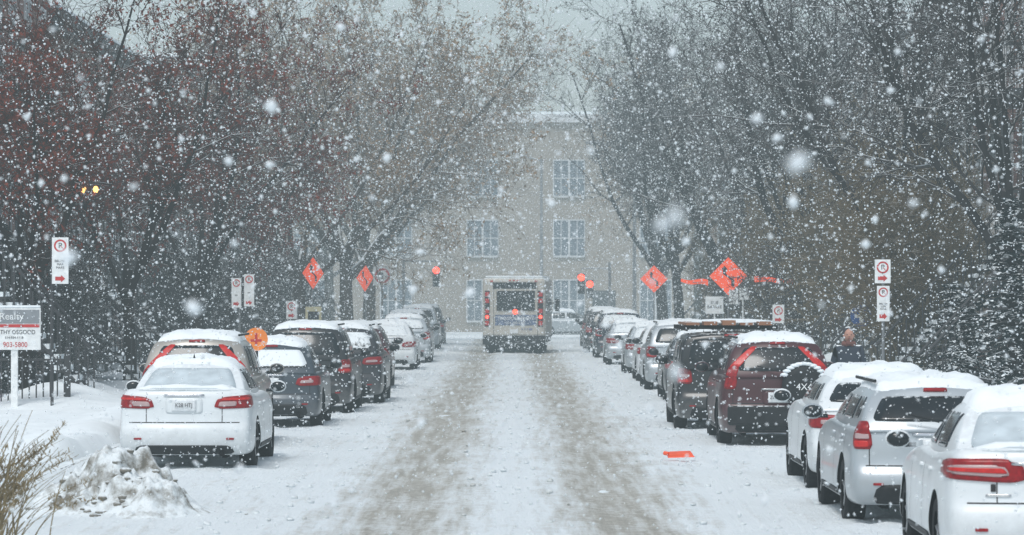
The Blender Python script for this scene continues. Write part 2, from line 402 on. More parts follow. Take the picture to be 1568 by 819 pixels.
    wh.obj('wheels',[M['rubber'],M['rim'],M['under']],e,smooth=False)
    mr=MB()
    my=gy1(b)-.42
    for sx in(-1,1):
        mr.ball((sx*(hw+.10),my,b+.06),.115,.07,.085,12,0)
        mr.box(min(sx*(hw-.06),sx*(hw+.04)),max(sx*(hw-.06),sx*(hw+.04)),my-.02,my+.04,b-.01,b+.03,1)
        mr.ball((sx*(hw+.10),my-.035,b+.06),.10,.045,.068,12,1)
    mr.obj('mirrors',[pm,M['glass']],e,smooth=True)
    ex=MB(); ex.cyl((hw*.55,.02,.235),(hw*.55,.4,.235),.035,n=10)
    for x in(-.5,.5): ex.box(x-.03,x+.03,.3,3.9,.17,.24)
    ex.box(-hw*.8,hw*.8,sp['rw']-.05,sp['rw']+.05,.2,.30); ex.obj('exhaust_and_axle',M['under'],e)
    if kind in('suv','boxy','wagon'):
        rr=MB(); w1=hw*sp['w1']
        for sx in(-1,1):
            rr.box(sx*w1*.9-.015,sx*w1*.9+.015,sp['yt0']+.15,sp['yt1']-.1,H+.0,H+.035)
        rr.obj('roof_rails',M['black'],e,bevel=.01)
        wp=MB(); wp.cyl((0.0,sp['yb0']-.03,rb+.0),(-.32,lerp(sp['yb0'],sp['yt0'],.15)-.05,rb+.08),.01,n=6); wp.obj('rear_wiper',M['black'],e)
    if plate:
        text(plate,.075,(0,ry[4]-.035,pz),M['ink'],e,'plate_number',sx=.85)
    if sed:
        an=MB(); an.add([(-.02,sp['yt0']+.12,H-.02),(.02,sp['yt0']+.12,H-.02),(0,sp['yt0']+.30,H-.02),(0,sp['yt0']+.10,H+.01+snow)],[(0,1,3),(1,2,3),(2,0,3)]); an.obj('aerial_fin',M['black'],e)
    if extra: extra(e,sp,hw)
    return e
# left row
car('sedan','white',-4.19,46,-.010,'civic',over=dict(W=1.77,H=1.43,L=4.5),rearsnow=True,plate='K28 HTJ',snow=.06)
car('suv','beige',-4.57,52,.0,'pillar',over=dict(W=1.80,H=1.66))
car('hatch','grey',-4.07,60.5,0,'wide',snow=.10,glasssnow=True)
car('suv','black',-3.88,67.5,-.01,'sq',over=dict(H=1.68))
car('suv','dark',-3.52,73.5,-.01,'wide',over=dict(H=1.62),glasssnow=True)
car('hatch','silver',-4.0,79.2,0,'sq')
car('suv','red',-3.75,84.5,0,'wide',over=dict(H=1.54),glasssnow=True)
car('hatch','dark',-4.0,93,0,'sq',over=dict(H=1.5))
car('sedan','white',-3.68,106,-.01,'wide',glasssnow=True)
car('suv','silver',-3.5,117,0,'sq',over=dict(H=1.55),glasssnow=True)
car('suv','dark',-3.7,127,0,'pillar',over=dict(H=1.65),glasssnow=True)
car('suv','silver',-3.8,146,0,'sq',over=dict(H=1.75))
car('suv','dark',-3.85,160,0,'sq',over=dict(H=1.75))
# right row
car('sedan','white',4.34,28.2,-.018,'fusion',over=dict(W=1.86,H=1.44,L=4.8,deck=1.06,belt=.96),snow=.09,rearsnow=True)
car('wagon','silver',4.18,35,0,'wagon',over=dict(W=1.77,H=1.40),snow=.09)
car('hatch','white',4.30,41.2,0,'wide',over=dict(H=1.38,L=4.3,W=1.77),snow=.09)
def spare(e,sp,hw):
    m=MB(); c=(.36,-.10,.92)
    n=28;vs=[];fs=[]
    prof=[(0.0,.32),(-.08,.325),(-.13,.29),(-.15,.22),(-.155,.001)]
    for i in range(n):
        t=2*math.pi*i/n
        for (y,r) in prof: vs.append((c[0]+r*math.cos(t),c[1]+.10+y,c[2]+r*math.sin(t)))
    k=len(prof)
    for i in range(n):
        for j in range(k-1): a=i*k+j;b=((i+1)%n)*k+j; fs.append((a,a+1,b+1,b))
    m.add(vs,fs); m.box(c[0]-.2,c[0]+.2,-.05,.12,c[2]-.2,c[2]+.2)
    m.obj('spare_wheel_cover',M['black'],e,smooth=True)
    s=MB()
    for i in range(11):
        t=math.radians(30+120*i/10); s.ball((c[0]+.325*math.cos(t),c[1]+.03,c[2]+.325*math.sin(t)),.07,.09,.03,8,0,.05)
    s.obj('snow_on_spare',M['carsnow'],e,smooth=True)
    text('4X4',.14,(c[0],c[1]-.06,c[2]-.02),M['signwhite'],e,'cover_lettering')
    q=MB(); q.box(-hw*.86,hw*.86,-.05,.02,.33,.62); q.obj('rear_bumper',M['black'],e,bevel=.05)
car('suv','red',3.98,53.3,0,'pillar',over=dict(H=1.61,W=1.78,rw=.9),snow=.09,plate='ZG4 CME',extra=spare,platez=.74,glasssnow=False)
def load(e,sp,hw):
    m=MB()
    for k in range(5):
        x=-.75+k*.3; m.box(x,x+.22,.05+.1*(k%2),3.0-.15*k,1.76,1.80+.02*(k%3))
    for y in(.5,1.5,2.4): m.box(-.85,.8,y,y+.05,1.69,1.755,1)
    m.obj('roof_load_planks',[mat('planks',(.28,.13,.07),.7,snow=.98),M['black']],e)
    s=MB()
    s.ball((.1,1.5,1.80),.7,1.2,.06,14,0,.06); s.obj('snow_on_load',M['carsnow'],e,smooth=True)
car('boxy','black',3.66,59.5,0,'sq',extra=load,snow=0)
car('hatch','grey',4.2,67.5,0,'sq')
car('sedan','dark',4.1,75,0,'wide')
car('suv','silver',4.05,84,0,'sq',over=dict(H=1.6))
car('hatch','white',4.1,92,0,'wide')
car('sedan','silver',4.1,101,0,'wide',glasssnow=True)
car('sedan','silver',3.9,114,0,'wide',glasssnow=True)
car('suv','navy',3.85,126,0,'sq',glasssnow=True)
car('suv','dark',3.75,138,0,'sq',over=dict(H=1.66))
car('suv','dark',3.9,152,0,'sq',over=dict(H=1.66))
car('sedan','silver',.9,187,-math.pi/2,'wide',name='crossing_car')
# ------------------------------------------------------------------ bus
def bus(X,Y,yaw):
    e=empty('shuttle_bus',(X,Y,0),yaw)
    cream=mat('bus_cream',(.50,.48,.43),.45,var=.08,snow=.8,dirt=True)
    b=MB(); b.box(-1.2,1.2,0,6.6,.62,2.92); o=b.obj('body',cream,e,bevel=.14)
    c=MB(); c.add([(-1.02,6.55,.45),(1.02,6.55,.45),(1.02,6.55,1.95),(-1.02,6.55,1.95),(-.98,7.1,.45),(.98,7.1,.45),(.9,7.0,1.95),(-.9,7.0,1.95),(-.9,8.3,.45),(.9,8.3,.45),(.85,8.25,1.15),(-.85,8.25,1.15)],
      [(0,1,2,3),(0,3,7,4),(1,5,6,2),(3,2,6,7),(4,7,11,8),(5,9,10,6),(7,6,10,11),(8,11,10,9)]); c.obj('cab',cream,e)
    k=MB(); k.box(-1.15,1.15,.02,6.5,.42,.63); k.box(-1.19,1.19,-.16,.0,.36,.72); k.box(-.5,.5,-.22,-.14,.30,.42); k.box(-.6,.6,.1,.4,.16,.42); k.obj('chassis_and_bumper',M['black'],e,bevel=.02)
    w=MB(); w.box(-.60,.74,-.02,.01,1.72,2.36); w.box(-.80,.85,-.015,.012,2.50,2.74)
    for i in range(5):
        y=.7+i*1.15
        for sx in(-1,1): w.box(sx*1.205-.012,sx*1.205+.012,y,y+.95,1.55,2.35)
    w.obj('windows',M['glass'],e)
    f=MB()
    for (x0,x1,z0,z1) in((-.66,-.60,1.66,2.42),(.74,.80,1.66,2.42),(-.6,.74,1.66,1.72),(-.6,.74,2.36,2.42)): f.box(x0,x1,-.035,.0,z0,z1)
    f.box(-.04,.0,-.03,.0,1.66,2.42); f.box(-.78,-.765,-.01,.0,.7,2.6);f.box(.9,.915,-.01,.0,.7,2.6)
    for sx in(-1,1): f.box(sx*1.02-.10,sx*1.02+.10,-.012,.0,1.05,2.42)
    f.obj('window_frame',M['black'],e)
    l=MB()
    for sx in(-1,1):
        for z in(1.10,1.33,1.56,1.95,2.2): l.box(sx*1.02-.075,sx*1.02+.075,-.04,.0,z,z+.17)
        for z in(2.76,): l.box(sx*.85-.05,sx*.85+.05,-.03,.01,z,z+.05)
    for x in(-.15,0,.15): l.box(x-.04,x+.04,-.03,.01,2.79,2.83)
    l.obj('tail_lights',M['red_lite'],e)
    r=MB(); r.cyl((.05,-.04,1.62),(.05,.0,1.62),.09,n=14); r.cyl((-1.02,-.05,1.42),(-1.02,-.03,1.42),.06,n=12); r.cyl((1.02,-.05,1.42),(1.02,-.03,1.42),.06,n=12); r.obj('brake_lights_lit',M['lampred'],e)
    s=MB(); s.box(-.72,.86,-.014,.0,1.10,1.50); s.obj('advert_panel',mat('advert',(.10,.14,.24),.5,var=.5,vs=9,fleck=.6),e)
    text('TRANSPORT ADAPTE',.17,(.07,-.02,1.36),M['signwhite'],e,sx=.85); text('514 280-5341',.13,(.07,-.02,1.19),M['signwhite'],e); text('K 514 280',.10,(.5,-.02,.95),M['inkblue'],e)
    p=MB(); p.box(-.16,.16,-.03,.0,.8,.95); p.obj('licence_plate',M['plate'],e)
    m=MB()
    for sx in(-1,1):
        m.cyl((sx*1.0,6.9,1.9),(sx*1.4,7.0,1.95),.02,n=6); m.box(sx*1.4-.09,sx*1.4+.09,6.95,7.05,1.6,2.1)
    m.obj('mirrors',M['black'],e)
    wh=MB()
    for sx in(-1,1):
        for yy,xx in((1.5,.98),(1.5,.72),(7.3,.85)):
            wh.lathe_x((sx*xx,yy,.4),[(-.11,.22),(-.11,.36),(-.08,.4),(.08,.4),(.11,.36),(.11,.22),(.0,.2),(0,.001)],24,0)
        wh.box(sx*.9-.28,sx*.9+.28,1.95,1.98,.2,.6); wh.box(sx*.85-.28,sx*.85+.28,.55,.57,.12,.5)
    wh.obj('wheels',M['rubber'],e)
    sn=MB(); sn.box(-1.1,1.1,.08,6.4,2.90,2.99); sn.obj('roof_snow',M['carsnow'],e,bevel=.06)
    a=MB(); a.box(-.6,.6,2.5,4,2.95,3.12); a.obj('roof_unit',cream,e,bevel=.05)
bus(.12,137,-.05)
# ------------------------------------------------------------------ ground, road, pavement
def nz(x,y,s,o=0): return noise.noise(Vector((x*s+o,y*s-o,o*1.7)))
def grid(name,xs,ys,fz,mt):
    nx,ny=len(xs),len(ys)
    vs=[(x,y,fz(x,y)) for y in ys for x in xs]
    fs=[(j*nx+i,j*nx+i+1,(j+1)*nx+i+1,(j+1)*nx+i) for j in range(ny-1) for i in range(nx-1)]
    m=MB(); m.add(vs,fs); return m.obj(name,mt,smooth=True)
m,nt,out=new_mat('road_snow')
bs=N(nt,'ShaderNodeBsdfPrincipled'); nt.links.new(bs.outputs[0],out.inputs[0]); bs.inputs['Roughness'].default_value=.7
tc=N(nt,'ShaderNodeTexCoord'); ob=tc.outputs['Object']
sp=N(nt,'ShaderNodeSeparateXYZ'); nt.links.new(ob,sp.inputs[0])
mp=N(nt,'ShaderNodeMapping'); mp.inputs['Scale'].default_value=(1,.05,1); nt.links.new(ob,mp.inputs[0])
st=noise_tex(nt,mp.outputs[0],7,6,.65); st2=noise_tex(nt,mp.outputs[0],1.1,3)
fine=noise_tex(nt,ob,9,6,.72); big=noise_tex(nt,ob,.5,4,.6)
ax=math_n(nt,'ABSOLUTE',math_n(nt,'ADD',sp.outputs[0],math_n(nt,'MULTIPLY',math_n(nt,'SUBTRACT',st2,.5),.7)),0)
d=math_n(nt,'ABSOLUTE',math_n(nt,'SUBTRACT',ax,1.15),0)
tr=maprange(nt,d,.25,1.05,1,0)
t=math_n(nt,'ADD',tr,math_n(nt,'MULTIPLY',math_n(nt,'SUBTRACT',st,.5),2.2))
t=math_n(nt,'ADD',t,math_n(nt,'MULTIPLY',math_n(nt,'SUBTRACT',fine,.5),1.3))
t=math_n(nt,'ADD',t,math_n(nt,'MULTIPLY',math_n(nt,'SUBTRACT',big,.5),.9))
f=maprange(nt,t,.15,1.15,0,.95)
c=mix_rgb(nt,f,SNOW,(.42,.405,.35))
f2=maprange(nt,math_n(nt,'ADD',math_n(nt,'MULTIPLY',tr,.18),math_n(nt,'ADD',math_n(nt,'MULTIPLY',st,.45),math_n(nt,'MULTIPLY',fine,.55))),.67,.81,0,.6)
c=mix_rgb(nt,f2,c,(.23,.22,.195))
nt.links.new(c,bs.inputs['Base Color'])
bp=N(nt,'ShaderNodeBump'); bp.inputs['Strength'].default_value=.8; bp.inputs['Distance'].default_value=.06
nt.links.new(math_n(nt,'ADD',fine,st),bp.inputs['Height']); nt.links.new(bp.outputs[0],bs.inputs['Normal'])
M['road']=m
def roadz(x,y):
    a=abs(x); rut=-.035*math.exp(-((a-1.15)/.45)**2)
    z=.05+rut+.022*nz(x*2.2,y*.35,2,3)+.018*nz(x,y,4.5,9)+.016*nz(x*6,y*.4,2,5)
    if a>3: z+=.02*nz(x,y,2.5,4)
    return z+ (.10*max(0,a-5.0))
ysr=list(np.arange(8,90,.14))+list(np.arange(90,182,.6))
grid('road',list(np.arange(-5.7,5.71,.13)),ysr,roadz,M['road'])
def pavez(sgn):
    def f(x,y):
        a=abs(x); z=.15+.08*(nz(x,y,.5,sgn*5)+.4)+.05*nz(x,y,1.7,2)+.02*nz(x,y,5,2)
        k=min(1,max(0,(y-44)/12))
        z+=(.08+.2*k)*math.exp(-((a-6.25)/.55)**2)*(.75+.9*nz(x,y,.45,11))
        z+=(.06+.32*k)*math.exp(-((a-8.6)/1.2)**2)*(.6+1.1*nz(x,y,.4,21))
        if a<5.75: z=.03
        return z
    return f
yp=list(np.arange(5,95,.3))+list(np.arange(95,183,.8))
xp=list(np.arange(5.65,12.6,.2))+[14,18,26,40,70]
grid('pavement',[-x for x in reversed(xp)],yp,pavez(-1),M['snow'])
grid('pavement',xp,yp,pavez(1),M['snow'])
k=MB()
for s in(-1,1): k.box(min(s*5.62,s*5.78),max(s*5.62,s*5.78),5,182,-.1,.12)
k.obj('kerb',mat('concrete',(.35,.35,.34),.9,snow=.5))
g=MB(); g.add([(-1500,-300,0),(1500,-300,0),(1500,2500,0),(-1500,2500,0)],[(0,1,2,3)]); g.obj('ground',M['snow'])
def pile():
    mt,nt,out=new_mat('dirty_snow'); bs=N(nt,'ShaderNodeBsdfPrincipled'); nt.links.new(bs.outputs[0],out.inputs[0]); bs.inputs['Roughness'].default_value=.9
    tc=N(nt,'ShaderNodeTexCoord'); n1=noise_tex(nt,tc.outputs['Object'],3.2,9,.72)
    ge=N(nt,'ShaderNodeNewGeometry'); s=N(nt,'ShaderNodeSeparateXYZ'); nt.links.new(ge.outputs['Normal'],s.inputs[0])
    h=math_n(nt,'ADD',math_n(nt,'MULTIPLY',s.outputs[2],.32),n1)
    c=mix_rgb(nt,maprange(nt,h,.58,.78),(.20,.19,.16),SNOW); nt.links.new(c,bs.inputs['Base Color'])
    bp=N(nt,'ShaderNodeBump'); bp.inputs['Strength'].default_value=.7; bp.inputs['Distance'].default_value=.05; nt.links.new(noise_tex(nt,tc.outputs['Object'],14,5,.75),bp.inputs['Height']); nt.links.new(bp.outputs[0],bs.inputs['Normal'])
    def fz(x,y):
        def bl(cx,cy,rx,ry,h,p=3.0): return h*math.exp(-(math.hypot((x-cx)/rx,(y-cy)/ry)**p))
        base=max(bl(-4.22,37.8,.44,.8,.52),bl(-3.92,37.4,.45,.7,.38),bl(-4.55,37.2,.35,.6,.22),bl(-3.62,37.0,.34,.6,.24))+bl(-4.0,37.1,.85,.9,.13,2)
        k=min(1,base*4)
        r=abs(nz(x,y,2.6,6)); r2=abs(nz(x,y,6,2))
        return base*(1+.5*nz(x,y,1.6,3))+k*(.30*r-.06+.16*r2+.07*nz(x,y,14,1)) if base>.012 else -.03
    grid('dirty_snow_pile',list(np.arange(-5.6,-2.6,.025)),list(np.arange(35.3,39.6,.035)),fz,mt)
    cm=MB(); rnd=random.Random(9)
    for _ in range(60):
        x=rnd.gauss(-4.05,.38);y=rnd.gauss(36.9,.45); z=max(.04,fz(x,y)); r=rnd.uniform(.015,.045)
        cm.ball((x,y,z+r*.1),r*1.2,r,r*.8,8,0,.12)
    cm.obj('snow_chunks',mt,smooth=True)
pile()
lm=MB()
for _ in range(700):
    s=random.choice((-1,1)); x=s*random.choice((random.gauss(2.5,.35),random.gauss(.2,.25),random.uniform(1.8,3.3))); y=random.uniform(33,110)
    r=random.uniform(.012,.045); lm.ball((x,y,.05+r*.2),r,r*1.2,r*.6,7,0,.2)
lm.obj('slush_lumps',M['road'],smooth=True)
e=empty('orange_debris',(2.3,48.5,.09),.15)
mb=MB(); mb.add([(-.17,0,0),(.17,-.03,.01),(.16,.14,.05),(-.15,.16,.03),(-.16,.0,.05),(.15,-.02,.06),(.15,.12,.09),(-.14,.14,.08)],[(0,1,2,3),(4,5,6,7),(0,1,5,4),(1,2,6,5),(2,3,7,6),(3,0,4,7)])
mb.cyl((-.16,.05,.05),(-.22,.1,.06),.03,n=8); mb.obj('broken_plastic',M['orangeflat'],e,bevel=.015)
# ------------------------------------------------------------------ trees
def tube_mesh(segs,k):
    S=np.array(segs,dtype=np.float64)
    p0=S[:,0:3];p1=S[:,3:6];r0=S[:,6:7];r1=S[:,7:8]
    d=p1-p0; d/=np.linalg.norm(d,axis=1,keepdims=True)+1e-9
    ref=np.where(np.abs(d[:,2:3])>.9,np.array([[1.,0,0]]),np.array([[0,0,1.]]))
    a=np.cross(d,ref);a/=np.linalg.norm(a,axis=1,keepdims=True);b=np.cross(d,a)
    n=len(S);V=np.zeros((n,2*k,3))
    for i in range(k):
        t=2*math.pi*i/k; o=a*math.cos(t)+b*math.sin(t)
        V[:,i]=p0+o*r0; V[:,k+i]=p1+o*r1
    base=(np.arange(n)*2*k)[:,None,None]
    F=np.array([[i,(i+1)%k,k+(i+1)%k,k+i] for i in range(k)])[None]+base
    return V.reshape(-1,3),F.reshape(-1,4)
def mesh_np(name,V,F,mats,mi=None):
    me=bpy.data.meshes.new(name); k=F.shape[1]
    me.vertices.add(len(V)); me.vertices.foreach_set('co',V.astype(np.float32).ravel())
    me.loops.add(F.size); me.loops.foreach_set('vertex_index',F.astype(np.int32).ravel())
    me.polygons.add(len(F)); me.polygons.foreach_set('loop_start',np.arange(len(F),dtype=np.int32)*k)
    me.polygons.foreach_set('loop_total',np.full(len(F),k,dtype=np.int32))
    if mi is not None: me.polygons.foreach_set('material_index',mi.astype(np.int32))
    for m in mats: me.materials.append(m)
    me.update(calc_edges=True); return me
def gen_tree(seed,trunk=3.0,limb=7.0,nl=6,spread=.55,leafmat=None,bark=None,leafn=0,leafsize=.05,up=.12,rt=.19,dens=1.0,multi=False,clump=-.08):
    rnd=random.Random(seed); thick=[];thin=[];tips=[]
    def rv(): return Vector((rnd.gauss(0,1),rnd.gauss(0,1),rnd.gauss(0,1)))
    NS=[6,8,5,3,2]; 
    def br(p,d,L,r,lv):
        ns=NS[lv];p=p.copy();d=d.copy(); rr=r
        for s in range(ns):
            d=(d+rv()*(.09 if lv<2 else .17)+Vector((0,0,up*(1.0 if lv<3 else .35)))*.6).normalized()
            q=p+d*(L/ns); r2=max(.006,r*(1-.75*(s+1)/ns))
            (thick if lv<2 else thin).append((*p,*q,rr,r2))
            if lv<4 and (s>=1 or lv>=2):
                nc={1:2,2:2,3:2}.get(lv,0)
                if lv==1 and s<2: nc=1
                if rnd.random()>dens: nc=max(0,nc-1)
                for _ in range(nc):
                    o=rv(); o-=d*o.dot(d); o.normalize()
                    ang={1:.95,2:.9,3:.8}[lv]*rnd.uniform(.7,1.2)
                    dd=(d*math.cos(ang)+o*math.sin(ang)).normalized()
                    if p.z<2.2 and lv<3 and not multi: continue
                    br(q,dd,{1:L*.42,2:L*.48,3:L*.5}[lv]*rnd.uniform(.6,1.15)*(1-.35*s/ns),max(.007,rr*.5),lv+1)
            if lv>=3: tips.append(q)
            p=q;rr=r2
        return p,d,rr
    p=Vector((0,0,-.2)); d=Vector((rnd.uniform(-.06,.06),rnd.uniform(-.06,.06),1)).normalized()
    r=rt
    if not multi:
        for s in range(5):
            d=(d+Vector((rnd.gauss(0,.04),rnd.gauss(0,.04),.1))).normalized(); q=p+d*((trunk+.2)/5)
            thick.append((*p,*q,r*(1.25 if s==0 else 1),r*.93)); r*=.93; p=q
    for i in range(nl):
        az=2*math.pi*(i+rnd.uniform(-.3,.3))/nl; el=spread*rnd.uniform(.6,1.25)*(0.35 if i==0 else 1)
        dd=Vector((math.cos(az)*math.sin(el),math.sin(az)*math.sin(el),math.cos(el)))
        st=p-d*rnd.uniform(0,trunk*.35) if not multi else Vector((rnd.uniform(-.4,.4),rnd.uniform(-.4,.4),-.1))
        br(st,dd,limb*rnd.uniform(.8,1.15),r*rnd.uniform(.5,.75),1)
    V1,F1=tube_mesh(thick,6);V2,F2=tube_mesh(thin,3)
    V=np.vstack([V1,V2]);F=np.vstack([F1,F2+len(V1)]);mi=np.zeros(len(F));mi[len(F1):]=1
    mats=[bark[0],bark[1]]
    if leafn:
        T=np.array([tuple(t) for t in tips]); rg=np.random.RandomState(seed)
        keep=np.array([noise.noise(Vector(t)*.55)>clump for t in tips])
        T=T[keep]; c=T[rg.randint(0,len(T),leafn)]+rg.normal(0,.05,(leafn,3))
        a=rg.normal(0,1,(leafn,3));a/=np.linalg.norm(a,axis=1,keepdims=True);b=np.cross(a,rg.normal(0,1,(leafn,3)));b/=np.linalg.norm(b,axis=1,keepdims=True)
        sz=leafsize*rg.uniform(.5,1.2,(leafn,1))
        VL=np.stack([c-a*sz,c+b*sz*.5,c+a*sz,c-b*sz*.5],1).reshape(-1,3)
        FL=np.arange(leafn*4).reshape(-1,4)+len(V)
        V=np.vstack([V,VL]);F=np.vstack([F,FL]);mi=np.concatenate([mi,np.full(leafn,2)]);mats.append(leafmat)
    return mesh_np('tree',V,F,mats,mi)
barkd=(plant('bark_dark',(.030,.027,.027),.60),plant('twig_dark',(.058,.052,.050),.68))
barkr=(plant('bark_dark_brown',(.028,.022,.020),.62),plant('twig_red_brown',(.060,.034,.027),.76))
barkg=(plant('bark_grey',(.07,.060,.052),.60),plant('twig_brown',(.15,.11,.08),.66))
barky=(plant('bark_tan',(.12,.095,.06),.72),plant('twig_tan',(.18,.14,.085),.80))
leafr=plant('leaf_russet',(.165,.042,.026),.90,.5)
leafb=plant('leaf_brown',(.29,.205,.135),.80,.4)
leafd=plant('leaf_dark',(.07,.065,.065),.78,.4)
TR=[gen_tree(11,2.6,6.2,6,.62,leafr,barkr,14000,.052,rt=.17,clump=-.02),
    gen_tree(12,2.8,7.0,6,.55,leafb,barkg,11000,.06,rt=.2),
    gen_tree(13,3.2,8.6,8,.85,leafb,barkg,16000,.07,rt=.26,up=.09),
    gen_tree(14,3.0,7.6,6,.60,leafd,barkd,4000,.06,rt=.2),
    gen_tree(15,3.4,8.4,7,.66,leafd,barkd,4000,.05,rt=.24)]
SH=[gen_tree(31,0,3.6,14,.30,None,barky,0,multi=True,up=.25,rt=.07,dens=.8),
    gen_tree(32,0,2.8,14,.55,None,barkd,0,multi=True,up=.1,rt=.07,dens=.9)]
def inst(me,name,x,y,s=1,rz=None,sz=None):
    o=bpy.data.objects.new(name,me); COL.objects.link(o); o.location=(x,y,.1); o.rotation_euler=(0,0,random.uniform(0,6.28) if rz is None else rz)
    o.scale=(s,s,s if sz is None else sz); return o
for (t,x,y,s) in [(0,-9.6,71,1.0),(0,-8.4,79,1.05),(0,-8.2,94,1.05),(0,-8.4,107,1.0),(2,-7.1,122,1.05),(2,-6.3,139,1.2),(2,-6.2,156,1.25),(2,-6.8,172,1.2),(2,-10,200,1.3),
     (3,10.4,73,1.15),(4,8.9,84,1.0),(4,8.4,104,1.05),(3,9.5,120,1.15),(4,7.4,132,1.1),(4,7.0,148,1.15),(4,7.2,168,1.2),(1,8.5,199,1.3)]:
    inst(TR[t],'bare_tree',x,y,s)
for (t,x,y,s) in [(1,-9.9,76,1.0),(1,-9.0,98,1.1),(1,-9.0,114,1.2),(1,-8.6,128,1.2),
     (0,8.8,79,1.1),(0,9.4,83,1.3),(0,9.9,91,1.4),(0,9.0,99,1.3),(1,9.4,104,1.4),(0,8.6,112,1.2),(1,8.8,124,1.2),(0,9.8,118,1.3),(0,8.4,134,1.3)]:
    inst(SH[t],'bare_shrub',x,y,s)
def conifer(seed,h,r):
    rnd=random.Random(seed); segs=[(0,0,-.1,0,0,h,.10,.015)]
    needles=[]
    z=.25
    while z<h-.1:
        rr=r*(1-z/h)**.8+.08
        for i in range(int(9+6*(1-z/h))):
            az=rnd.uniform(0,6.28);L=rr*rnd.uniform(.6,1.15);n=5
            p=Vector((0,0,z+rnd.uniform(-.06,.06)))
            for s in range(n):
                f=(s+.5)/n; d=Vector((math.cos(az),math.sin(az),.12-.45*f)).normalized(); q=p+d*L/n
                w=.17*(1-f*.6)
                for kx in range(5):
                    sd=Vector((-math.sin(az),math.cos(az),0))*rnd.choice((-1,1)); c=p.lerp(q,rnd.random())
                    e2=c+(sd+d*rnd.uniform(.2,1)+Vector((0,0,rnd.uniform(-.5,.15)))).normalized()*w*rnd.uniform(.7,1.3)
                    t=Vector((rnd.gauss(0,1),rnd.gauss(0,1),rnd.gauss(0,.4))).normalized()*.035
                    needles.append((c-t,c+t,e2+t*.5,e2-t*.5))
                p=q
        z+=.16
    V1,F1=tube_mesh(segs,6)
    VL=np.array([tuple(v) for q in needles for v in q]);FL=np.arange(len(VL)).reshape(-1,4)+len(V1)
    return mesh_np('conifer',np.vstack([V1,VL]),np.vstack([F1,FL]),[barkd[0],plant('needles_snowy',(.012,.022,.024),.76,.3)],np.concatenate([np.zeros(len(F1)),np.ones(len(FL))]))
CF=[conifer(5,4.2,1.5),conifer(6,3.2,1.4)]
for (t,x,y,s) in [(0,9.2,66,.95),(1,7.9,62,.65),(0,10.6,70,1.1),(1,8.6,70,.8),(0,-9.6,99,.9),(0,-10.8,76,.9)]:
    inst(CF[t],'evergreen_tree',x,y,s)
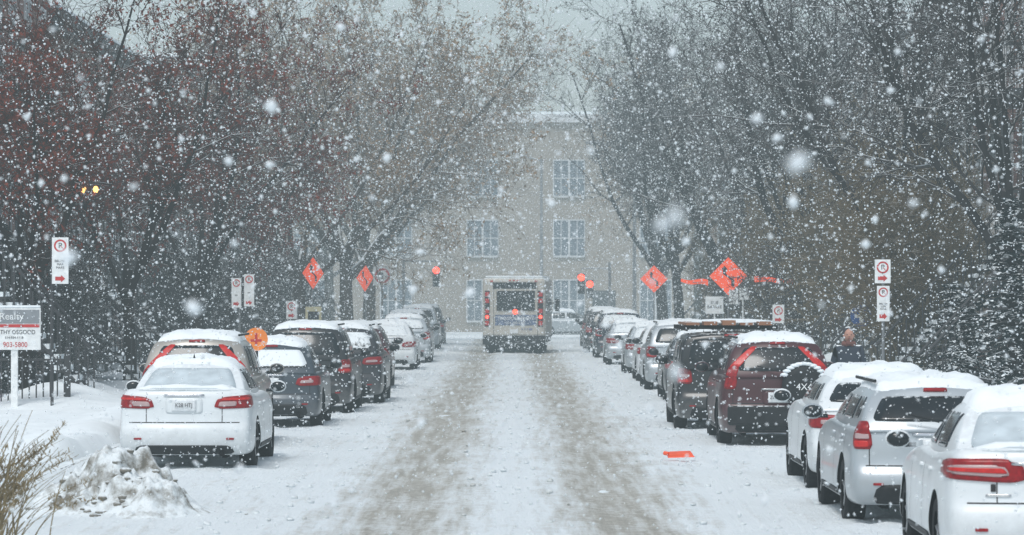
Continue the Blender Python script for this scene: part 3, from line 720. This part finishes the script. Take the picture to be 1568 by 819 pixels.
# ------------------------------------------------------------------ row houses
bricks=[mat('brick_'+str(i),c,.9,brick=True,var=.15,vs=1.5,spec=.2) for i,c in enumerate([(.24,.11,.085),(.26,.19,.15),(.21,.20,.195),(.27,.19,.15),(.25,.14,.115)])]
trim=mat('trim_paint',(.60,.62,.63),.6,snow=.7); trimd=mat('trim_dark',(.05,.055,.06),.6,snow=.6)
winmat=mat('house_glass',(.05,.06,.07),.12)
def house(s,y0,y1,h,bm,seed):
    rnd=random.Random(seed); e=empty('brick_house',(s*12.3,y0,0)); W=y1-y0
    def bx(mb,d0,d1,a,b,z0,z1,mi=0):
        x0,x1=-s*d0,-s*d1; mb.box(min(x0,x1),max(x0,x1),a,b,z0,z1,mi)
    w=MB(); bx(w,-9,0,0,W-.02,-.1,h); w.obj('walls',bm,e)
    r=MB(); bx(r,-9.1,.35,-.05,W+.0,h+.003,h+.30); bx(r,-9.1,.22,-.03,W-.01,h-.25,h); r.obj('roof_and_cornice',trimd,e)
    sn=MB(); bx(sn,-9.0,.30,0,W-.06,h+.303,h+.45); sn.obj('roof_snow',M['snow'],e,bevel=.08)
    wi=MB(); fr=MB(); nf=max(2,int(h/3.3)); nb=3
    for f in range(nf):
        z=1.5+f*3.3
        for b in range(nb):
            yc=W*(b+.5)/nb
            if f==0 and b==1: continue
            bx(wi,0,.015,yc-.45,yc+.45,z,z+1.6)
            for (a,c,za,zb) in((yc-.55,yc-.45,z-.1,z+1.7),(yc+.45,yc+.55,z-.1,z+1.7),(yc-.45,yc+.45,z+1.6,z+1.7),(yc-.45,yc+.45,z-.1,z),(yc-.03,yc+.03,z,z+1.6)): bx(fr,0,.06,a,c,za,zb)
            bx(fr,.0,.14,yc-.6,yc+.6,z-.2,z-.103)
    wi.obj('windows',winmat,e); fr.obj('window_frames',trim,e)
    d=MB(); bx(d,0,.05,W/2-.5,W/2+.5,.3,2.5); bx(d,.05,.09,W/2-.3,W/2+.3,1.4,2.3,1); d.obj('door',[trimd,winmat],e)
    ba=MB()
    for f in range(1,nf):
        z=f*3.3+.3; a,b=W*.28,W*.95
        bx(ba,.0,1.35,a,b,z-.15,z); bx(ba,1.27,1.33,a,b,z+.95,z+1.02)
        n=int((b-a)/.14)
        for i in range(n+1): y=a+(b-a)*i/n; bx(ba,1.285,1.315,y-.012,y+.012,z,z+.95,1)
        for y in(a,b):
            bx(ba,.0,1.27,y-.03,y+.03,z+.95,z+1.02)
            for q in range(9): bx(ba,.12+q*.14,.145+q*.14,y-.012,y+.012,z,z+.95,1)
        for y in(a+.1,b-.1): bx(ba,1.22,1.34,y-.05,y+.05,z+1.02 if f<nf-1 else z,z+3.15 if f<nf-1 else z+1.1)
        for y in(a+.1,b-.1):
            if f==1: bx(ba,1.22,1.32,y-.05,y+.05,0,z-.15)
    ba.obj('balconies',[trimd,trim],e)
    st=MB(); ns=17
    for i in range(ns):
        z=.2+i*(3.4/ns); d1=4.4-i*(3.0/ns)
        bx(st,d1-.30,d1,W*.05,W*.05+1.0,z,z+.045,0); bx(st,d1-.28,d1-.02,W*.05+.04,W*.05+.96,z+.048,z+.14,1)
        for yy in(W*.05,W*.05+1.0): bx(st,d1-.17,d1-.14,yy-.015,yy+.015,z,z+.95,0)
    for yy in(W*.05,W*.05+1.0):
        for zo in(0,.95):
            st.cyl((-s*4.4,yy,.2+zo),(-s*1.35,yy,3.5+zo),.03,n=6,mi=0)
    bx(st,0,1.4,W*.05,W*.05+1.05,3.45,3.6,0)
    st.obj('staircase',[M['darksteel'],M['snow']],e)
    return e
y=68;i=0
while y<176:
    w=random.choice((7.5,8.5,9.5))
    for s in(-1,1): house(s,y,min(y+w,178),random.choice((9.6,10.6,11.5)),bricks[(i*2+(s>0))%5],i*2+s)
    y+=w;i+=1
lp=MB()
for q in(-.25,.0): lp.ball((q*1.0,0,0),.055,.055,.075,8,0)
e=empty('porch_lamp',(-8.55,74,4.45)); lp.obj('bulbs',M['lampwarm'],e); b_=MB(); b_.box(-3.7,.1,-.03,.03,.12,.17); b_.obj('bracket',M['darksteel'],e)
# ------------------------------------------------------------------ far building over the junction
def far_building(name,x0,x1,y,h,bm,wins):
    e=empty(name,(0,y,0)); w=MB(); w.box(x0,x1,0,12,-.1,h); w.obj('walls',bm,e)
    r=MB(); r.box(x0-.2,x1+.2,-.3,12.2,h+.003,h+.5); r.obj('roof_and_cornice',trim,e)
    sn=MB(); sn.box(x0-.1,x1+.1,-.2,12,h+.503,h+.65); sn.obj('roof_snow',M['snow'],e)
    gl=MB();fr=MB()
    nf=int(h/3.6)
    for f in range(nf):
        z=4.6+(f-1)*3.6 if f else .7
        x=x0+1.0
        while x<x1-2.4:
            hh=2.1 if f else 2.4; ww=.85
            for k in range(2):
                xa=x+k*(ww+.12); gl.box(xa,xa+ww,-.02,.0,z,z+hh)
                fr.box(xa-.07,xa,-.09,.0,z-.07,z+hh+.07);fr.box(xa+ww,xa+ww+.05,-.09,.0,z-.07,z+hh+.07);fr.box(xa,xa+ww,-.09,.0,z+hh,z+hh+.08);fr.box(xa,xa+ww,-.15,.0,z-.12,z)
                fr.box(xa,xa+ww,-.06,-.02,z+hh*.5-.03,z+hh*.5+.03); fr.box(xa+ww/2-.025,xa+ww/2+.025,-.055,-.021,z,z+hh)
            x+=wins
    gl.obj('windows',mat('far_glass',(.13,.16,.19),.3),e); fr.obj('window_frames',mat('pale_frames',(.50,.52,.53),.6),e)
    d=MB(); d.box(4.9,6.3,-.05,0,0,2.5); d.obj('door',trimd,e)
far_building('apartment_building',-14,11,216,12.6,mat('brick_buff',(.29,.26,.225),.9,brick=True,var=.15,spec=.2),5.2)
far_building('brick_building',-48,-14.6,218,11.2,bricks[3],4.6)
far_building('brick_building',11.6,46,218,12,bricks[1],4.6)
# ------------------------------------------------------------------ signs and street furniture
def post(e,h,x=0,mt=None,r=.03,z0=-.1):
    m=MB(); m.cyl((x,.03,z0),(x,.03,h),r,n=8); m.obj('post',mt or M['steel'],e)
def disc_ring(mb,cx,cz,y,r0,r1,n=24,mi=0):
    vs=[];fs=[]
    for i in range(n):
        t=2*math.pi*i/n; vs+= [(cx+r0*math.cos(t),y,cz+r0*math.sin(t)),(cx+r1*math.cos(t),y,cz+r1*math.sin(t))]
    for i in range(n): a=2*i;b=2*((i+1)%n); fs.append((a,a+1,b+1,b))
    mb.add(vs,fs,mi)
def park_sign(X,Y,panels,rz=0,h=None,dark=False):
    e=empty('parking_sign',(X,Y,0),rz); top=max(z1 for _,_,z0,z1,_ in panels)
    post(e,top+.05,0,M['darksteel'] if dark else None)
    for (x0,x1,z0,z1,sym) in panels:
        m=MB(); m.box(x0,x1,-.012,0,z0,z1); m.obj('panel',M['signwhite'],e,bevel=.004)
        w=x1-x0;cx=(x0+x1)/2;cz=z1-w*.5
        q=MB(); disc_ring(q,cx,cz,-.016,w*.28,w*.38); 
        a=math.radians(-45)
        q.add([(cx-.012+w*.3*math.cos(a+math.pi),-.017,cz-w*.3*math.sin(a)+.01),(cx+w*.3*math.cos(a),-.017,cz+w*.3*math.sin(a)+.012),(cx+w*.3*math.cos(a),-.017,cz+w*.3*math.sin(a)-.012),(cx+.012+w*.3*math.cos(a+math.pi),-.017,cz-w*.3*math.sin(a)-.012)],[(3,2,1,0)])
        q.obj('prohibition_ring',M['inkred'],e)
        text('P',w*.45,(cx,-.0155,cz),M['ink'],e,'symbol')
        if z1-z0>w*1.4:
            text(sym,w*.2,(cx,-.016,z0+(z1-z0)*.42),M['ink'],e)
            q=MB(); q.box(cx-w*.3,cx+w*.05,-.016,-.0125,z0+.06,z0+.13); q.add([(cx+w*.05,-.0155,z0+.03),(cx+w*.3,-.0155,z0+.095),(cx+w*.05,-.0155,z0+.16)],[(0,1,2)]); q.obj('arrow',M['inkred'],e)
park_sign(-8.3,65,[(0,.30,2.48,3.32,'08h-09h\nMAR\nMARS')],dark=True)
park_sign(7.05,68,[(-.16,.14,2.50,2.95,'P'),(-.12,.12,1.78,2.45,'09h-12h\nLUN\nAVRIL')])
park_sign(-6.95,92,[(-.2,.05,1.95,2.7,'08h'),(.12,.38,1.98,2.8,'09h')])
park_sign(-5.95,100,[(-.3,.0,1.6,2.1,'P')])
park_sign(7.3,98,[(-.16,.16,1.5,2.0,'P')])
def diamond(X,Y,zc,half,rz=0,extra=False):
    e=empty('construction_sign',(X,Y,0),rz); post(e,zc+half,0)
    m=MB(); h=half
    m.add([(0,-.015,zc-h),(h,-.015,zc),(0,-.015,zc+h),(-h,-.015,zc),(0,.0,zc-h),(h,.0,zc),(0,.0,zc+h),(-h,.0,zc)],[(0,1,2,3),(7,6,5,4),(0,4,5,1),(1,5,6,2),(2,6,7,3),(3,7,4,0)]); m.obj('panel',M['orange'],e)
    q=MB()
    pts=[(.12,-.26),(.12,-.10),(-.10,.06),(-.10,.18)]
    for (a,b),(c,d) in zip(pts,pts[1:]):
        q.add([(a*h*2-.05,-.02,zc+b*h*2),(a*h*2+.05,-.02,zc+b*h*2),(c*h*2+.05,-.02,zc+d*h*2),(c*h*2-.05,-.02,zc+d*h*2)],[(0,1,2,3)])
    q.add([(-.2*h-.11,-.0205,zc+.34*h),(-.2*h+.11,-.0205,zc+.34*h),(-.2*h,-.0205,zc+.56*h)],[(0,1,2)])
    q.obj('arrow_symbol',M['ink'],e)
    b=MB(); b.box(-.3,.3,-.3,.3,.0,.12); b.obj('base',M['darksteel'],e)
    if extra:
        f=MB()
        for s,x0,x1,z in((-1,.62,1.45,-.20),(1,.80,2.2,-.1)):
            n=8;vs=[];fs=[]
            for i in range(n+1):
                t=i/n; x=s*lerp(x0,x1,t); zz=zc+z+.03*math.sin(t*7)-s*.06*t; w=.09*(1-.5*t); yy=.05*math.sin(t*5)
                vs+=[(x,yy,zz-w),(x,yy,zz+w)]
            for i in range(n): a=2*i; fs.append((a,a+2,a+3,a+1))
            f.add(vs,fs)
        f.obj('warning_flags',M['orange'],e); r=MB(); r.cyl((-1.45,.02,zc-.2),(0,.02,zc-.15),.012,n=6); r.cyl((0,.02,zc-.1),(2.2,.02,zc-.12),.012,n=6); r.obj('flag_poles',M['steel'],e)
        w=MB(); w.box(-.70,-.15,-.01,.01,zc-1.15,zc-.62); w.box(.02,.30,-.03,-.016,zc-.85,zc-.42); w.box(.34,.62,-.02,0,zc-.72,zc-.35); w.cyl((-.42,.03,0),(-.42,.03,zc-.7),.025,n=6); w.cyl((.45,.03,0),(.45,.03,zc-.4),.025,n=6); w.obj('white_panels',M['signwhite'],e)
        text('RUE\nBARREE',.13,(-.42,-.015,zc-.88),M['ink'],e)
diamond(6.66,110,2.84,.58,0,True)
diamond(6.3,158,2.95,.60)
diamond(-6.5,118,2.98,.52,math.radians(52))
diamond(-6.0,148,2.95,.56,math.radians(-50))
e=empty('no_entry_road_sign',(-5.15,144,0)); post(e,3.3)
m_=MB(); m_.box(-.36,.36,-.015,0,2.65,3.4); m_.obj('panel',M['signwhite'],e); q=MB(); disc_ring(q,0,3.02,-.02,.22,.31); q.obj('ring',M['inkred'],e)
q=MB(); q.box(-.04,.04,-.019,-.016,2.85,3.15); q.box(-.14,-.04,-.019,-.016,3.07,3.15); q.obj('arrow_symbol',M['ink'],e)
e=empty('street_sign',(-5.9,112,0)); post(e,2.2); m_=MB(); m_.box(-.5,.0,-.015,0,1.2,1.9); m_.obj('panel',mat('sign_cream',(.6,.55,.35),.6),e); q=MB(); q.box(-.42,-.08,-.02,-.016,1.5,1.75); q.obj('symbol',M['ink'],e)
e=empty('blue_sign',(8.2,84,0)); post(e,2.1); m_=MB(); m_.cyl((0,-.02,1.78),(0,0,1.78),.26,n=20); m_.obj('panel',M['inkblue'],e); q=MB(); q.box(-.05,.05,-.026,-.021,1.62,1.94); q.box(-.16,.16,-.0255,-.0205,1.74,1.82); q.obj('symbol',M['signwhite'],e)
e=empty('round_marker',(-4.15,58.6,0)); post(e,1.75,0,M['darksteel']); m_=MB(); m_.cyl((0,-.03,1.56),(0,0,1.56),.19,n=24); m_.obj('disc',mat('amber',(.85,.24,.03),.5,fleck=.6),e)
q=MB(); q.box(-.09,.09,-.034,-.031,1.52,1.56); q.box(-.02,.02,-.0345,-.0305,1.47,1.66); q.obj('symbol',M['inkred'],e)
e=empty('for_sale_sign',(-9.05,65.5,0)); 
m_=MB(); m_.box(-.48,.48,-.02,.02,1.28,2.04); m_.obj('panel',M['signwhite'],e); q=MB(); q.box(-.46,.46,-.028,-.021,1.76,2.01); q.obj('header_band',mat('grey_band',(.22,.24,.26),.6),e)
q=MB(); q.box(-.46,.46,-.028,-.021,1.69,1.745); q.obj('red_band',M['inkred'],e)
q=MB(); q.box(-.48,.48,-.03,.03,2.043,2.09); q.obj('snow_cap',M['snow'],e,bevel=.02)
text('Realty',.18,(-.05,-.032,1.885),M['signwhite'],e); text('CATHY OSGOOD',.11,(0,-.024,1.60),M['ink'],e,sx=.88); text('514-934-1118',.06,(0,-.024,1.50),M['ink'],e); text('903-5800',.13,(.02,-.024,1.37),M['inkred'],e,sx=.9)
q=MB(); q.box(-.06,.06,-.0,.08,0,1.28); q.box(-.56,-.49,-.02,.06,0,2.15); q.obj('posts',M['signwhite'],e)
e=empty('iron_fence',(0,66.5,0)); q=MB(); x=-10.6
while x<-8.2: q.box(x-.012,x+.012,-.012,.012,0,1.15); x+=.13
q.box(-10.6,-8.2,-.02,.02,1.06,1.10); q.box(-10.6,-8.2,-.02,.02,.2,.24); q.box(-8.25,-8.15,-.05,.05,0,1.3); q.obj('railings',M['darksteel'],e)
def signal(X,Y,z,arm,two=False):
    e=empty('traffic_light',(X,Y,0)); m=MB(); m.cyl((arm,.1,0),(arm,.1,z+.8),.07,n=10); m.cyl((arm,.1,z+.5),(0,.1,z+.5),.04,n=8); m.obj('pole',M['steel'],e)
    b=MB(); b.box(-.18,.18,-.15,.1,z-.75,z+.25); 
    for k in range(3): b.cyl((0,-.32,z+.05-k*.3),(0,-.15,z+.05-k*.3),.135,n=14,cap=False)
    b.obj('housing',M['darksteel'],e,bevel=.02)
    l=MB(); l.cyl((0,-.18,z+.05),(0,-.151,z+.05),.17,n=16)
    l.obj('red_lamp',M['lampred'],e)
    if two:
        l=MB(); l.cyl((.42,-.18,z-.28),(.42,-.151,z-.28),.17,n=16); l.obj('red_lamp_lower',M['lampred'],e)
        b=MB(); b.box(.25,.6,-.15,.1,z-.95,z-.05); b.obj('housing_lower',M['darksteel'],e,bevel=.02)
signal(-3.65,176,3.4,-1.6)
signal(3.45,176,3.05,1.4,True)
def lamp(X,Y,h,d):
    e=empty('street_lamp',(X,Y,0)); m=MB(); m.cyl((0,0,0),(0,0,h),.11,.07,10); m.cyl((0,0,h-.1),(d*1.8,0,h+.4),.045,n=8); m.cyl((0,0,0),(0,0,.8),.17,n=10); m.obj('pole',M['steel'],e)
    b=MB(); b.ball((d*2.1,0,h+.38),.4,.16,.09,10); b.obj('lamp_head',M['steel'],e,smooth=True)
lamp(1.75,205,10,-1)
lamp(6.2,180,9.5,-1)
# ------------------------------------------------------------------ ornamental grass
def grass():
    rnd=random.Random(3);V=[];F=[]
    for b in range(150):
        x=rnd.gauss(-4.6,.2);y=rnd.gauss(30.6,.25);az=rnd.gauss(0,.9);H=rnd.uniform(.6,1.4);lean=rnd.uniform(.15,.9);n=9
        pts=[]
        for i in range(n+1):
            t=i/n; pts.append(Vector((x+math.cos(az)*lean*t**1.9,y+math.sin(az)*lean*.6*t**1.9,H*(t-.22*lean*t**3))))
        for i in range(n):
            w=.006*(1-i/n)+.003; sd=Vector((.8,.6,0))*w; k=len(V)
            V+=[pts[i]-sd,pts[i]+sd,pts[i+1]+sd*.8,pts[i+1]-sd*.8];F.append((k,k+1,k+2,k+3))
        if b%3==0:
            for q in range(40):
                t=.68+.32*rnd.random();j=min(n-1,int(t*n));p=pts[j].lerp(pts[j+1],t*n-j);d=Vector((rnd.gauss(0,1),rnd.gauss(0,1),rnd.gauss(.6,1))).normalized()*.045;sd=Vector((.005,.003,0));k=len(V)
                V+=[p-sd,p+sd,p+d+sd*.4,p+d-sd*.4];F.append((k,k+1,k+2,k+3))
    me=mesh_np('grass',np.array([tuple(v) for v in V]),np.array(F),[mat('dry_grass',(.24,.185,.095),.8,var=.4)])
    o=bpy.data.objects.new('ornamental_grass',me);COL.objects.link(o)
grass()
# ------------------------------------------------------------------ pedestrian
def person(X,Y):
    e=empty('pedestrian',(X,Y,.12),0,1.04)
    def skin(name,joints,edges,rad,mt,sub=2):
        me=bpy.data.meshes.new(name); me.from_pydata(joints,edges,[]); me.materials.append(mt)
        o=bpy.data.objects.new(name,me);COL.objects.link(o);o.parent=e
        md=o.modifiers.new('skin','SKIN'); md.use_smooth_shade=True
        for i,r in enumerate(rad):
            sv=me.skin_vertices[0].data[i]; sv.radius=r if isinstance(r,tuple) else (r,r)
        me.skin_vertices[0].data[0].use_root=True
        s=o.modifiers.new('s','SUBSURF'); s.levels=sub;s.render_levels=sub
        return o
    coat=mat('blue_grey_coat',(.030,.042,.062),.85,snow=.70)
    J=[(0,0,.80),(0,0,1.0),(0,0,1.18),(0,-.01,1.30),(0,-.01,1.36),
       (.17,0,1.26),(.23,.03,1.02),(.21,-.08,.82),(-.17,0,1.26),(-.23,.02,1.02),(-.18,-.12,.88),
       (.09,0,.72),(.10,-.08,.42),(.10,-.02,.08),(.10,-.14,.04),(-.09,0,.72),(-.10,.06,.42),(-.10,.20,.10),(-.10,.10,.04)]
    E=[(0,1),(1,2),(2,3),(3,4),(2,5),(5,6),(6,7),(2,8),(8,9),(9,10),(0,11),(11,12),(12,13),(13,14),(0,15),(15,16),(16,17),(17,18)]
    R_=[(.17,.13),(.15,.12),(.16,.11),(.09,.08),(.06,.06),.075,.06,.042,.075,.06,.042,.10,.065,.05,.04,.10,.065,.05,.04]
    skin('body',J,E,R_,coat)
    sk=mat('skin',(.45,.24,.18),.6); gl=mat('glove',(.03,.02,.02),.8)
    for s,w in((1,Vector((.21,-.08,.82))),(-1,Vector((-.18,-.12,.88)))):
        js=[tuple(w+Vector((0,0,.02))),tuple(w+Vector((0,-.02,-.05)))];es=[(0,1)];rs=[.03,(.036,.02)]
        for i,l in enumerate((.06,.068,.062,.048)):
            a=Vector((s*0+(i-1.5)*.019,-.025,-.085));k=len(js)
            js+=[tuple(w+a),tuple(w+a+Vector((0,-.012,-l*.55))),tuple(w+a+Vector((0,-.035,-l)))];es+=[(1,k),(k,k+1),(k+1,k+2)];rs+=[.010,.009,.008]
        k=len(js);js+=[tuple(w+Vector((-s*.04,-.03,-.05))),tuple(w+Vector((-s*.05,-.045,-.09)))];es+=[(1,k),(k,k+1)];rs+=[.011,.009]
        skin('hand',js,es,rs,gl,1)
    h=MB(); h.ball((0,-.02,1.46),.075,.09,.11,16,0); h.cyl((0,-.10,1.47),(0,-.128,1.445),.010,.016,8,0)
    for s in(-1,1): h.ball((s*.03,-.098,1.475),.011,.008,.007,8,1); h.ball((s*.076,-.01,1.455),.012,.02,.028,8,0)
    h.ball((0,-.103,1.415),.024,.008,.007,8,2)
    h.obj('head',[sk,M['ink'],mat('lips',(.35,.10,.09),.5)],e,smooth=True)
    q=MB(); q.ball((0,.022,1.50),.094,.095,.10,16,0); q.obj('knit_hat',mat('hat',(.04,.04,.05),.9,snow=.8),e,smooth=True)
    q=MB()
    for i in range(14):
        t=2*math.pi*i/14; q.ball((.075*math.cos(t),-.015+.075*math.sin(t),1.335+.01*math.sin(3*t)),.04,.035,.04,8,0)
    q.obj('scarf',mat('scarf',(.16,.07,.06),.9),e,smooth=True)
    q=MB()
    n=16;vs=[];fs=[]
    for z,r in((1.0,.165),(.8,.20),(.58,.235)):
        for i in range(n): t=2*math.pi*i/n; vs.append((r*math.cos(t),r*.8*math.sin(t),z))
    for j in range(2):
        for i in range(n): fs.append((j*n+i,j*n+(i+1)%n,(j+1)*n+(i+1)%n,(j+1)*n+i))
    q.add(vs,fs); q.obj('coat_skirt',coat,e,smooth=True)
person(5.36,57.0)
# ------------------------------------------------------------------ falling snow
def flakes():
    rg=np.random.RandomState(5); C=[];Rr=[]
    for (y0,y1,dens,r0,r1) in((4,15,2.2,.007,.020),(15,45,7.5,.006,.0125),(45,125,3.5,.009,.016),(125,200,1.2,.012,.019)):
        a=lambda y:(2*(.1636*y*1.12+.4))*(2.3+.10*y)
        vol=sum(a(y)*(y1-y0)/50 for y in np.linspace(y0,y1,50)); n=int(vol*dens)
        y=rg.uniform(y0,y1,n*6); keep=rg.uniform(0,1,n*6)<a(y)/a(y1); y=y[keep][:n]
        x=rg.uniform(-1,1,len(y))*(.1636*y*1.12+.4); z=rg.uniform(0.05,1,len(y))*(2.3+.10*y)
        C.append(np.stack([x,y,z],1)); Rr.append(r0+(r1-r0)*rg.uniform(0,1,len(y))**2)
    C=np.vstack(C);R=np.concatenate(Rr)
    D=np.array([[1,0,0],[0,1,0],[-1,0,0],[0,-1,0],[0,0,1],[0,0,-1.]])
    V=C[:,None,:]+D[None]*R[:,None,None]*rg.uniform(.6,1.4,(len(C),6,1))+rg.normal(0,.2,(len(C),6,3))*R[:,None,None]
    F=np.array([[0,1,4],[1,2,4],[2,3,4],[3,0,4],[1,0,5],[2,1,5],[3,2,5],[0,3,5]])[None]+(np.arange(len(C))*6)[:,None,None]
    m,nt,out=new_mat('snowflake'); a=N(nt,'ShaderNodeBsdfDiffuse');a.inputs[0].default_value=(.94,.98,1,1);b=N(nt,'ShaderNodeBsdfTranslucent');b.inputs[0].default_value=(.94,.98,1,1)
    mx=N(nt,'ShaderNodeMixShader');mx.inputs[0].default_value=.45;nt.links.new(a.outputs[0],mx.inputs[1]);nt.links.new(b.outputs[0],mx.inputs[2]);nt.links.new(mx.outputs[0],out.inputs[0])
    me=mesh_np('falling_snow',V.reshape(-1,3),F.reshape(-1,3),[m]); o=bpy.data.objects.new('falling_snow',me);COL.objects.link(o); print('FLAKES',len(C))
flakes()
# ------------------------------------------------------------------ haze (thin bright air: absorbs a little, own emission added in place of scattered daylight)
hz=MB(); hz.box(-260,260,-30,420,-.5,45)
m,nt,out=new_mat('snow_haze'); sig=.0017; v=N(nt,'ShaderNodeVolumeAbsorption'); v.inputs['Color'].default_value=(0,0,0,1); v.inputs['Density'].default_value=sig
em=N(nt,'ShaderNodeEmission'); em.inputs[0].default_value=(.50,.64,.70,1); em.inputs[1].default_value=sig
ad=N(nt,'ShaderNodeAddShader'); nt.links.new(v.outputs[0],ad.inputs[0]); nt.links.new(em.outputs[0],ad.inputs[1])
nt.links.new(ad.outputs[0],out.inputs['Volume']); hz.obj('snow_haze',m)
# ------------------------------------------------------------------ light, sky, camera
EL,AZ=math.radians(58),math.radians(200)
w=bpy.data.worlds.new('World'); sc.world=w; w.use_nodes=True; nt=w.node_tree; nt.nodes.clear()
o=nt.nodes.new('ShaderNodeOutputWorld');bg=nt.nodes.new('ShaderNodeBackground');sk=nt.nodes.new('ShaderNodeTexSky');sk.sky_type='NISHITA';sk.sun_disc=False
sk.sun_elevation=EL;sk.sun_rotation=AZ;sk.dust_density=2.5;sk.air_density=1.0
hs=nt.nodes.new('ShaderNodeHueSaturation');hs.inputs['Saturation'].default_value=.58;hs.inputs['Hue'].default_value=.485
nt.links.new(sk.outputs[0],hs.inputs['Color']);nt.links.new(hs.outputs[0],bg.inputs[0]);nt.links.new(bg.outputs[0],o.inputs[0]);bg.inputs[1].default_value=.15
L=bpy.data.lights.new('sun','SUN');L.energy=1.5;L.angle=math.radians(20);L.color=(1,.99,.97);lo=bpy.data.objects.new('sun',L);COL.objects.link(lo)
dirv=Vector((math.sin(AZ)*math.cos(EL),math.cos(AZ)*math.cos(EL),math.sin(EL))); lo.rotation_euler=dirv.to_track_quat('Z','Y').to_euler()
cam=bpy.data.cameras.new('camera');co=bpy.data.objects.new('camera',cam);COL.objects.link(co);sc.camera=co
co.location=(0,0,2.3);co.rotation_euler=(math.radians(90.42),0,math.radians(-.02));cam.sensor_width=36;cam.lens=126.3;cam.clip_end=4000;cam.clip_start=.5
cam.dof.use_dof=True;cam.dof.focus_distance=55;cam.dof.aperture_fstop=5.6
sc.view_settings.view_transform='Standard';sc.view_settings.look='None';sc.view_settings.exposure=0
